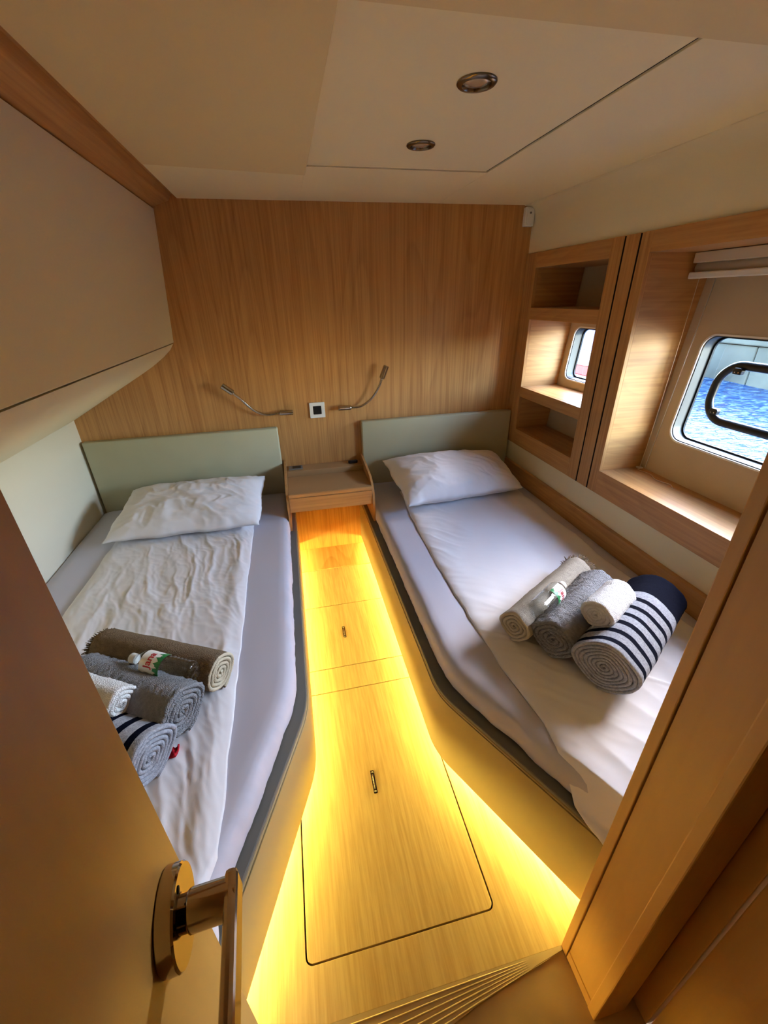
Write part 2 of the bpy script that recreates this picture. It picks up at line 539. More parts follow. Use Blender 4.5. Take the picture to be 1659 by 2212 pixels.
slab('ceiling_panel', [(PX1 + 0.004, PY0, CZ - 0.002), (1.45, PY0, CZ - 0.002), (1.45, WY, CZ - 0.002), (PX1 + 0.004, WY, CZ - 0.002)], 0.03, 'headliner_panel')
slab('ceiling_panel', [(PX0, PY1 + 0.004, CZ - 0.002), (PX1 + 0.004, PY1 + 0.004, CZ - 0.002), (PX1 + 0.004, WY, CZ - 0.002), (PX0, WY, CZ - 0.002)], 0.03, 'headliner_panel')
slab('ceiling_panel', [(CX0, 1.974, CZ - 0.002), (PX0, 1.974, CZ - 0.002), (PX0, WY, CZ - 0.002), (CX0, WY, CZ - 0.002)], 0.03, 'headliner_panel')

box('joint_shade_strip', (PX1 - 0.006, PY0, CZ + 0.003), (PX1 + 0.006, PY1 + 0.006, CZ + 0.006), 'shadow_gap', ce, 0)  # dark strips laid in the open ceiling joint to stand in for its shade
box('joint_shade_strip', (PX0, PY1 - 0.006, CZ + 0.003), (PX1, PY1 + 0.006, CZ + 0.006), 'shadow_gap', ce, 0)

# ---- wooden cornice strip between headliner and locker
prism('trim_1', [(-0.400, CZ + 0.034), (-0.400, CZ + 0.029), (-0.440, CZ + 0.012), (-0.455, CZ - 0.012), (-0.56, CZ - 0.045), (-0.56, CZ + 0.034)], 'y', 0.2, WY, 'oak_lengthwise', None, bevel=0.003,
      label='brown wooden cornice strip along the left of the ceiling', kind='structure')

# ---- right side: upper cream wall with a soft cove, lower band, plinth strip
wr = empty('wall_right', (XR, 0, 0), label='cream hull side wall above and below the oak panelling', kind='structure')
cove = [(1.402, 1.70)] + [(1.402 + 0.0 - 0.055 + 0.055 * math.cos(math.radians(a)), CZ - 0.06 + 0.055 * math.sin(math.radians(a))) for a in range(0, 91, 10)] + [(1.34, CZ + 0.03), (1.47, CZ + 0.03), (1.47, 1.70)]
auto_smooth(prism('upper_panel', cove, 'y', 0.2, WY, 'cream_vinyl', wr))
box('lower_band', (1.400, 0.36, 0.50), (1.44, WY, 0.72), 'cream_vinyl', wr, 0)
box('wooden_strip', (1.378, 0.36, 0.30), (1.41, WY, 0.558), 'oak_lengthwise', wr, 0.003)
box('outer_hull', (1.47, 0.2, -0.05), (1.60, WY + 0.04, 0.74), 'shadow_gap', wr, 0)
box('outer_hull', (1.47, 0.2, 1.70), (1.86, WY + 0.04, 2.06), 'shadow_gap', wr, 0)

# hull lining: a sheet leaning out at the top, with two rounded window cut-outs
KX = 0.092
def lin(y, z, t):                       # point on the lining plane, t metres outboard
    return (1.613 + KX * (z - 0.74) + t, y, z)
W1 = dict(y0=0.74, y1=1.512, z0=0.962, z1=1.394, r=0.055)
W2 = dict(y0=2.03, y1=2.362, z0=1.092, z1=1.378, r=0.045)
def wl(w, g=0.0, seg=7):
    return round_rect((w['y0'] + w['y1']) / 2, (w['z0'] + w['z1']) / 2, w['y1'] - w['y0'] - 2 * g, w['z1'] - w['z0'] - 2 * g, w['r'] - g * 0.7, seg)
outer = [(0.30, 0.60), (2.56, 0.60), (2.56, 1.80), (0.30, 1.80)]
loops = [outer, wl(W1), wl(W2)]
flat = [p for lp in loops for p in lp]
tris = geometry.tessellate_polygon([[Vector((p[0], p[1], 0)) for p in lp] for lp in loops])
N = len(flat)
v = [lin(p[0], p[1], 0.0) for p in flat] + [lin(p[0], p[1], 0.0605) for p in flat]
f = [tuple(t) for t in tris] + [tuple(N + i for i in t[::-1]) for t in tris]
o0 = 0
for lp in loops:
    k = len(lp)
    f += [(o0 + i, o0 + (i + 1) % k, N + o0 + (i + 1) % k, N + o0 + i) for i in range(k)]
    o0 += k
mesh('hull_lining', v, f, 'beige_lining', wr)

# ---- windows
def window(name, w, label):
    we = empty(name, lin((w['y0'] + w['y1']) / 2, w['z0'], 0), label=label, kind='structure')
    pl = lambda p, t: lin(p[0], p[1], t)
    auto_smooth(ring_prism('trim_bead', wl(w, -0.005), wl(w, 0.002), pl, -0.003, 0.006, 'white_trim', we))
    auto_smooth(ring_prism('window_frame', wl(w, 0.0005), wl(w, 0.006), pl, 0.004, 0.060, 'frame_grey', we))
    auto_smooth(ring_prism('gasket', wl(w, 0.004), wl(w, 0.013), pl, 0.050, 0.0585, 'black_rubber', we))
    lp = wl(w, 0.007)
    n = len(lp)
    vv = [lin(p[0], p[1], 0.0590) for p in lp]
    mesh('pane', vv, [tuple(range(n))], 'window_glass', we)
    return we
win1 = window('window_1', W1, 'wide hull window with black handle frame, water outside')
win2 = window('window_2', W2, 'small rounded window at the back of the middle shelf')
# black opening-port frame on the big window, with two clamps
PW = dict(y0=0.80, y1=1.425, z0=1.075, z1=1.292, r=0.088)
path = wl(PW, 0, 10)
n = len(path)
vv, ff = [], []
C0 = Vector(((PW['y0'] + PW['y1']) / 2, (PW['z0'] + PW['z1']) / 2, 0))
for i, p in enumerate(path):
    a = Vector((path[(i + 1) % n][0] - path[i - 1][0], path[(i + 1) % n][1] - path[i - 1][1])).normalized()
    nx, ny = a.y, -a.x
    for k in range(10):
        t = 2 * PI * k / 10
        q = (p[0] + nx * 0.0165 * math.cos(t), p[1] + ny * 0.0165 * math.cos(t))
        vv.append(lin(q[0], q[1], 0.043 + 0.013 * math.sin(t)))
for i in range(n):
    for k in range(10):
        j, k2 = (i + 1) % n, (k + 1) % 10
        ff.append((i * 10 + k, i * 10 + k2, j * 10 + k2, j * 10 + k))
mesh('port_frame', vv, ff, 'black_plastic', win1, smooth=True)
for (cy, cz, s) in ((1.345, 1.272, -1), (1.375, 1.112, 1)):
    cl = prism('clamp', [(cy - 0.016, cz - 0.012), (cy + 0.016, cz - 0.012), (cy + 0.019, cz + 0.004), (cy + 0.012, cz + 0.012), (cy - 0.012, cz + 0.012), (cy - 0.019, cz + 0.004)], 'x', lin(0, cz, 0.022)[0], lin(0, cz, 0.04)[0], 'black_plastic', win1, bevel=0.002)
    for k in (-1, 1):
        lathe('screw', [(0.003, 0), (0.003, 0.002), (0.0015, 0.003)], 'chrome', cl, axis=(-1, 0, 0), origin=(lin(0, cz, 0.0225)[0] - lin((W1['y0'] + W1['y1']) / 2, W1['z0'], 0)[0], cy + k * 0.007 - (W1['y0'] + W1['y1']) / 2, cz - 0.004 - W1['z0']), seg=10, local=True)
# oak surround of the big window recess
PT, PB = 1.757, 0.682
th = 0.018
box('surround_stile', (XR, 1.602, PB), (XR + th, 1.6585, PT), 'oak_vertical', win1, 0.0015)
box('surround_rail', (XR, 0.36, 1.686), (XR + th, 1.602, PT), 'oak_lengthwise', win1, 0.0015)
box('surround_rail', (XR, 0.36, PB), (XR + th, 1.602, 0.795), 'oak_lengthwise', win1, 0.0015)
box('surround_stile', (XR, 0.36, 0.795), (XR + th, 0.50, 1.686), 'oak_vertical', win1, 0.0015)
prism('recess_side', [(XR + th, 0.79), (1.615, 0.79), (1.700, 1.69), (XR + th, 1.69)], 'y', 1.602, 1.618, 'oak_cross', win1)
prism('recess_side', [(XR + th, 0.79), (1.615, 0.79), (1.700, 1.69), (XR + th, 1.69)], 'y', 0.484, 0.50, 'oak_cross', win1)
box('recess_sill', (XR + 0.004, 0.50, 0.775), (1.63, 1.602, 0.794), 'oak_lengthwise', win1, 0.001)
box('recess_top', (XR + th, 0.50, 1.686), (1.71, 1.602, 1.70), 'oak_lengthwise', win1, 0.001)

# ---- doorway bulkhead, jamb and aisle outside the cabin
wf = empty('wall_front', (0.53, 0.29, 0), label='wooden door jamb and bulkhead at the cabin entrance', kind='structure')
box('bulkhead', (0.560, 0.235, -0.02), (1.9, 0.352, 2.06), 'beech_door', wf, 0)
box('jamb_edge', (0.532, 0.336, -0.02), (0.62, 0.3575, 2.06), 'beech_door', wf, 0.002)
box('jamb_face', (0.536, 0.246, -0.02), (0.62, 0.334, 2.06), 'beech_door', wf, 0)
box('jamb_edge', (0.532, 0.222, -0.02), (0.62, 0.247, 2.06), 'beech_door', wf, 0.003)
box('jamb_foot', (0.5335, 0.246, -0.02), (0.62, 0.334, 0.03), 'beech_door', wf, 0.001)
box('bulkhead', (-1.3, 0.235, -0.02), (-0.262, 0.352, 2.06), 'beech_door', wf, 0)
box('bulkhead', (-0.30, 0.235, 1.93), (0.58, 0.352, 2.06), 'beech_door', wf, 0)
box('wall_aisle_right', (0.655, -1.0, -0.02), (0.70, 0.187, 2.1), 'beech_door', None, 0.002, label='brown wooden panel outside the door jamb at lower right', kind='structure')
box('trim_2', (0.650, 0.191, -0.02), (0.70, 0.234, 2.1), 'beech_door', None, 0.002, label='narrow wooden corner post outside the door jamb', kind='structure')
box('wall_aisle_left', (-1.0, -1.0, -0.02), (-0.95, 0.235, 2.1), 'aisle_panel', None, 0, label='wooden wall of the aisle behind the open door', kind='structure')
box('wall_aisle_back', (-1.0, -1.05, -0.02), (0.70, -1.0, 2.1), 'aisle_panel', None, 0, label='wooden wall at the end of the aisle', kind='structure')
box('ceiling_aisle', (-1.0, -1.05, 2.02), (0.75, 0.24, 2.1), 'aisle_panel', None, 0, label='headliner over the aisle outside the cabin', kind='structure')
fa = box('floor_aisle', (-1.0, -1.05, -0.06), (0.70, 0.356, -0.004), 'aisle_floor', None, 0, label='worn brownish floor of the aisle outside the cabin', kind='structure')
# ribbed threshold: low ridges fanning out from the right end
tr = empty('trim_3', (0.1, 0.3, 0), label='ribbed door sill at the edge of the oak floor', kind='structure')
prism('sill_plate', [(0.531, 0.356), (-0.35, 0.356), (-0.35, 0.17), (-0.1, 0.215), (0.10, 0.268), (0.30, 0.312), (0.46, 0.338), (0.531, 0.348)], 'z', -0.003, 0.0, 'tread', tr)
for k in range(6):
    q = (k + 0.5) / 6
    pts = []
    for j in range(17):
        x = 0.49 - 0.84 * j / 16
        d = 0.49 - x
        pts.append((x, 0.352 - q * (0.012 + 0.155 * d + 0.04 * d * d), -0.0008))
    tube('rib', pts, [0.0003 + 0.0021 * min(1, j / 4) for j in range(17)], 'tread', tr, 8)

# ---- open door at the left
DA = math.radians(3.6)                  # swung a little past the fore-aft line
DOOR_SCALE = 1.28
def pix_ray(px, py):
    return rt * ((px - 829.5) / F_PX) + dn * ((py - 1106) / F_PX) + fw
RX = pix_ray(360, 1985) * 0.2 * DOOR_SCALE + CAMPOS      # rosette centre on the door face
de = empty('door_1', (RX.x, RX.y, RX.z), rz=DA, label='open wooden cabin door with a lever handle', kind='structure')
def dbox(name, lo, hi, mat, par=de, bevel=0.002):
    return box(name, lo, hi, mat, par, bevel, local=True)
# distance from the rosette to the free edge, from the azimuth of the edge
_e = pix_ray(385, 1850)
_u = Vector((-math.sin(DA), math.cos(DA))); _n = Vector((math.cos(DA), math.sin(DA)))
_k = (RX.x * _e.y - RX.y * _e.x) / (_u.y * _e.x - _u.x * _e.y)
EDGE = _k
dbox('door_leaf', (-0.038, -0.66, 0.02 - RX.z), (0.0, EDGE, 1.96 - RX.z), 'beech_door', bevel=0.001)
S_ = DOOR_SCALE * 0.76
ros = lathe('rosette', [(0.0265 * S_, 0.0), (0.0275 * S_, 0.001), (0.0275 * S_, 0.0095 * S_), (0.0264 * S_, 0.0108 * S_)], 'polished_chrome', de, axis=(1, 0, 0), seg=56, local=True)
auto_smooth(ros, 30)
auto_smooth(lathe('collar', [(0.0105 * S_, 0.009 * S_), (0.0105 * S_, 0.016 * S_)], 'polished_chrome', de, axis=(1, 0, 0), seg=32, local=True))
NL = 0.043 * S_
lev = lathe('lever_neck', [(0.0110 * S_, 0.0135 * S_), (0.0118 * S_, 0.0145 * S_), (0.0118 * S_, NL)], 'polished_chrome', de, axis=(1, 0, 0), seg=40, local=True)
auto_smooth(lev, 30)
prism('lever_grip', [(0.0118 * S_, -0.0118 * S_), (0.0118 * S_, 0.0118 * S_), (-0.125 * S_, 0.0118 * S_), (-0.125 * S_, -0.0118 * S_)], 'x', NL - 0.007 * S_, NL + 0.0015 * S_, 'polished_chrome', de, bevel=0.003, local=True)
lathe('screw', [(0.0022, 0), (0.0022, 0.0006)], 'shadow_gap', de, axis=(1, 0, 0), origin=(0.0106 * S_, 0.004 * S_, 0.0205 * S_), seg=12, local=True)

# ================================================================== OUTSIDE
wz = 0.35
gx, gy = 60, 110
ys = np.linspace(-1.5, 17, gy + 1); xs = np.linspace(1.95, 6.4, gx + 1)
vv, ff = [], []
for y_ in ys:
    for x_ in xs:
        z_ = wz + 0.03 * float(fbm(x_ * 1.3 + 0.3 * y_, y_ * 0.8, 3))
        vv.append((x_, y_, z_))
for j in range(gy):
    for i in range(gx):
        a = j * (gx + 1) + i
        ff.append((a, a + 1, a + gx + 2, a + gx + 1))
mesh('water', vv, ff, 'sea_water', None, smooth=True, label='rippled blue water outside the hull windows', kind='structure')
q = empty('wall_quay', (6.4, 5, wz), label='grey concrete quay wall beyond the water', kind='structure')
for k, (z0_, z1_, dx) in enumerate(((-0.3, 0.85, 0.0), (0.86, 1.12, -0.05), (1.13, 1.5, 0.04))):
    y_ = -2.0
    i = 0
    while y_ < 18:
        L_ = 2.3 if k != 1 else 4.0
        box('stone_block', (6.35 + dx, y_ + 0.006, z0_), (7.0, y_ + L_ - 0.006, z1_), 'quay_stone', q, 0.02)
        y_ += L_; i += 1
# moored boat seen through the small window
bt = empty('moored_boat', (4.4, 6.2, wz), label='white boat with a red stripe and blue cover outside small window', cat='boat')
def hullsec(z0_, z1_, x0, name, mat, w0=0.0):
    pts = [(x0, 5.3), (x0 - 0.03, 6.2), (x0, 9.0), (x0 + 1.2, 9.0), (x0 + 1.3, 5.7), (x0 + 0.9, 5.0), (x0 + 0.35, 4.95)]
    return prism(name, pts, 'z', z0_, z1_, mat, bt, bevel=0.015)
hullsec(0.30, 0.52, 4.06, 'hull', 'boat_white')
hullsec(0.52, 0.66, 4.04, 'stripe', 'boat_red')
hullsec(0.66, 0.84, 4.00, 'topside', 'boat_white')
prism('cover', [(4.1, 0.84), (4.95, 1.12), (5.1, 0.84)], 'y', 5.2, 8.8, 'boat_blue', bt, bevel=0.02)

# ================================================================== FITTED FURNITURE
# ---- overhead locker
lk = empty('overhead_locker', (-0.85, 1.4, 1.2), label='large beige overhead locker above the left berth', cat='locker')
prism('face_panel', [(-0.527, CZ - 0.042), (-0.575, 1.366), (-0.60, 1.366), (-0.60, CZ - 0.042)], 'y', 0.36, WY - 0.002, 'cream_vinyl', lk, bevel=0.003)
low = [(-0.579, 1.361), (-0.600, 1.332), (-0.640, 1.298), (-0.700, 1.257), (-0.76, 1.222), (-1.163, 1.000), (-1.163, 1.06), (-0.62, 1.361)]
auto_smooth(prism('bottom_panel', low, 'y', 0.36, WY - 0.002, 'cream_vinyl', lk), 50)
box('back_box', (-1.16, 0.36, 1.33), (-0.605, WY - 0.004, CZ - 0.05), 'shadow_gap', lk, 0)

# ---- shelf unit in the right panelling
su = empty('shelf_unit', (XR, 2.1, PB), label='oak shelf unit with three open niches by the head wall', cat='shelf')
th = 0.018
box('stile', (XR, 2.415, PB), (XR + th, WY - 0.001, PT), 'oak_vertical', su, 0.0015)
box('stile', (XR, 1.7545, PB), (XR + th, 1.826, PT), 'oak_vertical', su, 0.0015)
box('stile', (XR, 1.6685, PB), (XR + th, 1.7445, PT), 'oak_vertical', su, 0.0015)
for y0_ in (1.6585, 1.7445):
    box('dark_inlay', (XR + 0.0015, y0_, PB), (XR + 0.017, y0_ + 0.010, PT - 0.002), 'dark_groove', su, 0)
for z0_, z1_ in ((1.683, PT), (PB, 0.782)):
    box('rail', (XR, 1.826, z0_), (XR + th, 2.415, z1_), 'oak_lengthwise', su, 0.0015)
for z0_, z1_ in ((1.424, 1.486), (0.985, 1.045)):
    s_ = box('shelf', (XR, 1.826, z0_), (XR + 0.022, 2.415, z1_), 'oak_lengthwise', su, 0.002)
    box('shelf_board', (XR + 0.022, 1.826, z1_ - 0.02), (1.612 + KX * (z1_ - 0.76), 2.415, z1_), 'oak_lengthwise', s_, 0.001, local=False) if False else None
for z1_ in (1.486, 1.045):
    box('shelf_board', (XR + 0.022, 1.826, z1_ - 0.020), (1.611 + KX * (z1_ - 0.76), 2.415, z1_), 'oak_lengthwise', su, 0.001)
box('niche_ceiling', (XR + 0.022, 1.826, 0.985), (1.63, 2.415, 1.0), 'oak_lengthwise', su, 0)
box('niche_ceiling', (XR + 0.022, 1.826, 1.424), (1.668, 2.415, 1.44), 'oak_lengthwise', su, 0)
box('niche_ceiling', (XR + th, 1.826, 1.683), (1.70, 2.415, 1.699), 'oak_lengthwise', su, 0)
box('niche_floor', (XR + th, 1.826, 0.764), (1.612, 2.415, 0.782), 'oak_lengthwise', su, 0)
side = [(XR + th, 0.764), (1.613, 0.764), (1.699, 1.70), (XR + th, 1.70)]
prism('side_panel', side, 'y', 2.415, 2.431, 'oak_cross', su)
prism('side_panel', side, 'y', 1.810, 1.826, 'oak_cross', su)

# ---- berth bases
def corner_round(poly, idx, r, n=7):
    out = []
    for i, p in enumerate(poly):
        if i not in idx:
            out.append(p); continue
        a = Vector(poly[i - 1]) - Vector(p); b = Vector(poly[(i + 1) % len(poly)]) - Vector(p)
        P0 = Vector(p) + a.normalized() * r; P2 = Vector(p) + b.normalized() * r
        for k in range(n + 1):
            t = k / n
            q_ = P0 * (1 - t) ** 2 + Vector(p) * 2 * t * (1 - t) + P2 * t * t
            out.append((q_.x, q_.y))
    return out
def inset_path(path, d, side):
    """Offset an open polyline by d to one side."""
    out = []
    for i, p in enumerate(path):
        a = Vector(path[max(i - 1, 0)]); b = Vector(path[min(i + 1, len(path) - 1)])
        t = (b - a).normalized()
        out.append((p[0] + side * t.y * d, p[1] - side * t.x * d))
    return out
def extrude_wall(name, path, d0, d1, side, z0, z1, mat, par, **kw):
    A = inset_path(path, d0, side); B = inset_path(path, d1, side)
    return prism(name, A + B[::-1], 'z', z0, z1, mat, par, **kw)

def berth(edge, far_x, side, label):
    """edge: aisle-side outline from the head wall to the doorway; side = +1 body lies at larger x."""
    rr = corner_round(edge, [1], 0.07)
    xm = sum(p[0] for p in edge) / len(edge)
    b = empty('berth_base', (xm + side * 0.4, 1.4, 0), label=label, cat='bed base')
    # padded vinyl side panel, open at the bottom over the light strip
    o = extrude_wall('side_panel', rr, 0.0, 0.022, -side, 0.058, LED_Z - 0.001, 'base_vinyl', b, bevel=0.004)
    auto_smooth(o, 30)
    A = inset_path(rr, -0.001, -side)
    tube('piping', [(p[0], p[1], LED_Z - 0.012) for p in A], 0.0022, 'base_vinyl', b, 8)
    top = inset_path(rr, 0.0, -side) + [(far_x, edge[-1][1]), (far_x, edge[0][1])]
    prism('ledge', top, 'z', LED_Z - 0.001, LED_Z + 0.012, 'ledge_vinyl', b, bevel=0.004)
    extrude_wall('plinth', rr, 0.086, 0.096, -side, -0.001, LED_Z - 0.001, 'oak_floor', b)
    extrude_wall('light_strip', rr, 0.080, 0.086, -side, 0.028, 0.046, 'led', b)
    return b
EDGE_R = [(0.360, WY - 0.002), (0.360, 0.905), (0.640, 0.360)]
EDGE_L = [(-0.068, WY - 0.002), (-0.068, 0.945), (-0.300, 0.360)]
bR = berth(EDGE_R, 1.375, 1, 'sage vinyl berth base under the right bed')
bL = berth(EDGE_L, XL + 0.002, -1, 'sage vinyl berth base under the left bed')

# ---- headboards
def headboard(x0, x1, label):
    h = mesh('headboard', *(lambda a, b, c, d, e, f: ([(a, b, c), (d, b, c), (d, e, c), (a, e, c), (a, b, f), (d, b, f), (d, e, f), (a, e, f)], [(0, 3, 2, 1), (4, 5, 6, 7), (0, 1, 5, 4), (1, 2, 6, 5), (2, 3, 7, 6), (3, 0, 4, 7)]))(x0, WY - 0.047, 0.40, x1, WY - 0.001, 0.884), 'sage_vinyl', None, bevel=0.007)
    for p in h.data.polygons: p.use_smooth = True
    return tag(h, label, 'headboard')
headboard(-1.150, -0.110, 'sage green padded headboard at the left bed')
headboard(0.393, 1.386, 'sage green padded headboard at the right bed')

# ---- nightstand
ns = empty('nightstand', (0.147, 2.3, 0.383), label='small oak bedside shelf with drawer front between the headboards', cat='nightstand')
prof = [(WY - 0.001, 0.384), (WY - 0.001, 0.672), (2.27, 0.640)]
prof += [(2.27 - 0.14 * math.sin(math.radians(a)), 0.640 - 0.12 * (1 - math.cos(math.radians(a)))) for a in (20, 40, 55, 70, 80, 90)]
prof += [(2.125, 0.384)]
for x0 in (-0.1, 0.3825):
    auto_smooth(prism('side_panel', prof, 'x', x0, x0 + 0.0125, 'oak_vertical', ns), 30)
box('lid', (-0.087, 2.140, 0.578), (0.382, 2.418, 0.596), 'taupe_laminate', ns, 0.002)
box('front_lip', (-0.087, 2.132, 0.584), (0.382, 2.146, 0.602), 'oak_cross', ns, 0.003)
rs = box('rear_deck', (-0.087, 2.424, 0.585), (0.382, WY - 0.001, 0.628), 'taupe_laminate', ns, 0.003)
box('drawer_front', (-0.087, 2.138, 0.492), (0.382, 2.156, 0.577), 'oak_cross', ns, 0.002)
box('drawer_box', (-0.085, 2.160, 0.500), (0.380, 2.52, 0.572), 'oak_cross', ns, 0.001)
L_ = Vector(ns.location)
sp = box('socket_plate', (-0.075, 2.447, 0.628), (0.010, 2.508, 0.634), 'grey_plastic', ns, 0.002)
box('socket', (-0.050, 2.460, 0.634), (0.000, 2.497, 0.636), 'black_plastic', ns, 0.001)
gm = round_rect(0.325, 2.475, 0.060, 0.026, 0.0125, 6)
prism('charging_plug', gm, 'z', 0.628, 0.646, 'black_plastic', ns, bevel=0.004)

# ---- light switch
sw = empty('light_switch', (0.135, WY, 0.965), label='square white wall switch with dark rocker', cat='switch')
ring_prism('frame', round_rect(0.135, 0.964, 0.090, 0.090, 0.004), round_rect(0.135, 0.964, 0.050, 0.050, 0.003), lambda p, t: (p[0], t, p[1]), WY - 0.010, WY, 'white_plastic', sw, bevel=0.001)
prism('rocker', round_rect(0.135, 0.964, 0.049, 0.049, 0.003), 'y', WY - 0.011, WY - 0.001, 'black_plastic', sw, bevel=0.002)

# ---- reading lamps
def lamp(base0, base1, path, head0, head1, label):
    l_ = empty('reading_lamp', (base0[0], WY, base0[2]), label=label, cat='lamp', group='reading lamps on the head wall')
    b0, b1 = Vector(base0), Vector(base1)
    ax = (b1 - b0); L = ax.length
    auto_smooth(lathe('base', [(0.0135, 0), (0.0150, 0.0015), (0.0150, L * 0.9), (0.012, L), (0.0065, L)], 'chrome', l_, axis=ax, origin=b0, seg=24), 30)
    mid = (b0 + b1) / 2
    auto_smooth(lathe('wall_mount', [(0.0085, 0.0), (0.0085, 0.0305)], 'chrome', l_, axis=(0, -1, 0), origin=(mid.x, WY, mid.z), seg=20), 30)
    tube('gooseneck', smooth_path(path, 14), 0.0068, 'chrome', l_, 12)
    h0, h1 = Vector(head0), Vector(head1)
    ax = h1 - h0; L = ax.length
    hd = auto_smooth(lathe('head', [(0.007, -0.006), (0.009, 0), (0.0165, 0.002), (0.0165, L - 0.001), (0.0155, L), (0.0130, L), (0.0125, L - 0.010)], 'chrome', l_, axis=ax, origin=h0, seg=24), 30)
    return l_
yb = WY - 0.036
lamp((-0.008, yb, 0.968), (-0.085, yb, 0.970), [(-0.085, yb, 0.970), (-0.16, yb - 0.004, 0.968), (-0.225, yb - 0.015, 1.000), (-0.285, yb - 0.03, 1.070), (-0.318, yb - 0.036, 1.105)],
     (-0.318, yb - 0.036, 1.105), (-0.368, yb - 0.04, 1.148), 'chrome gooseneck reading lamp above the left headboard')
lamp((0.258, yb, 0.973), (0.335, yb, 0.973), [(0.335, yb, 0.973), (0.395, yb - 0.005, 0.978), (0.455, yb - 0.02, 1.020), (0.500, yb - 0.03, 1.085), (0.520, yb - 0.035, 1.135)],
     (0.520, yb - 0.035, 1.135), (0.548, yb - 0.037, 1.205), 'chrome gooseneck reading lamp pointing up beside right headboard')

# ---- small white box in the upper corner
sb = empty('alarm_box', (1.362, WY, 1.93), label='small white plastic alarm box high in the wall corner', cat='alarm')
box('housing', (1.342, WY - 0.030, 1.885), (1.396, WY - 0.001, 1.972), 'white_plastic', sb, 0.004)
box('cover', (1.352, WY - 0.034, 1.893), (1.386, WY - 0.029, 1.964), 'white_plastic', sb, 0.002)
lathe('button', [(0.005, 0), (0.005, 0.002), (0.003, 0.003)], 'grey_plastic', sb, axis=(0, -1, 0), origin=(1.369, WY - 0.034, 1.945), seg=16)

# ---- ceiling downlights
def downlight(x, y, label):
    d = empty('downlight', (x, y, CZ), label=label, cat='light', group='ceiling downlights')
    auto_smooth(lathe('ring', [(0.030, -0.010), (0.034, -0.0005), (0.046, -0.0005), (0.046, 0.003), (0.043, 0.006), (0.034, 0.007), (0.031, 0.003), (0.030, -0.004)], 'dark_nickel', d, axis=(0, 0, -1), origin=(x, y, CZ), seg=40), 40)
    lathe('lens', [(0.001, 0.004), (0.015, 0.0035), (0.029, 0.002), (0.0305, -0.003)], 'lens', d, axis=(0, 0, -1), origin=(x, y, CZ), seg=32)
downlight(0.493, 1.213, 'round nickel downlight nearer the door, ceiling panel')
downlight(0.493, 1.651, 'round nickel downlight nearer the head wall, ceiling panel')

# ---- roller blind over the big window
rb = empty('roller_blind', (1.64, 1.05, 1.60), label='rolled-up cream blind at the top of the big window recess', cat='blind')
XB_ = 1.595
prism('cassette', [(XB_, 1.648), (XB_ + 0.075, 1.648), (XB_ + 0.085, 1.684), (XB_, 1.684)], 'y', 0.51, 1.595, 'blind_fabric', rb, bevel=0.003)
tube('roll', [(XB_ + 0.030, 0.515, 1.632), (XB_ + 0.030, 1.590, 1.632)], 0.019, 'blind_fabric', rb, 20)
prism('hem_bar', [(XB_ - 0.004, 1.594), (XB_ + 0.018, 1.594), (XB_ + 0.018, 1.617), (XB_ - 0.004, 1.617)], 'y', 0.512, 1.597, 'white_plastic', rb, bevel=0.004)
tube('cord', smooth_path([(1.626, 1.575, 1.60), (1.620, 1.578, 1.3), (1.612, 1.582, 1.0), (1.604, 1.586, 0.82), (1.598, 1.588, 0.800)], 10), 0.0014, 'cord', rb, 6)
tube('guide_wire', [(1.690, 1.560, 1.60), (1.617, 1.570, 0.80)], 0.0016, 'white_plastic', rb, 6)
tube('cord', smooth_path([(1.598, 1.588, 0.799), (1.575, 1.56, 0.7965), (1.585, 1.50, 0.7965), (1.56, 1.44, 0.7965), (1.575, 1.38, 0.7965), (1.555, 1.34, 0.7965)], 8), 0.0014, 'cord', rb, 6)
box('cord_clip', (1.590, 1.575, 0.7942), (1.612, 1.597, 0.800), 'white_plastic', rb, 0.001)

# ================================================================== BEDDING
def sdist(path, side):
    """Signed distance field to an open aisle-side polyline: positive inside the bed."""
    P = [np.array(p) for p in path]
    def f(x, y):
        best = None
        sg = None
        for a, b in zip(P[:-1], P[1:]):
            ab = b - a; L2 = ab @ ab
            t = np.clip(((x - a[0]) * ab[0] + (y - a[1]) * ab[1]) / L2, 0, 1)
            dx = x - (a[0] + t * ab[0]); dy = y - (a[1] + t * ab[1])
            d = np.hypot(dx, dy)
            cr = (ab[0] * dy - ab[1] * dx) * side
            s = np.sign(cr)
            if best is None: best, sg = d, s
            else:
                k = d < best
                best = np.where(k, d, best); sg = np.where(k, s, sg)
        return best * sg
    return f

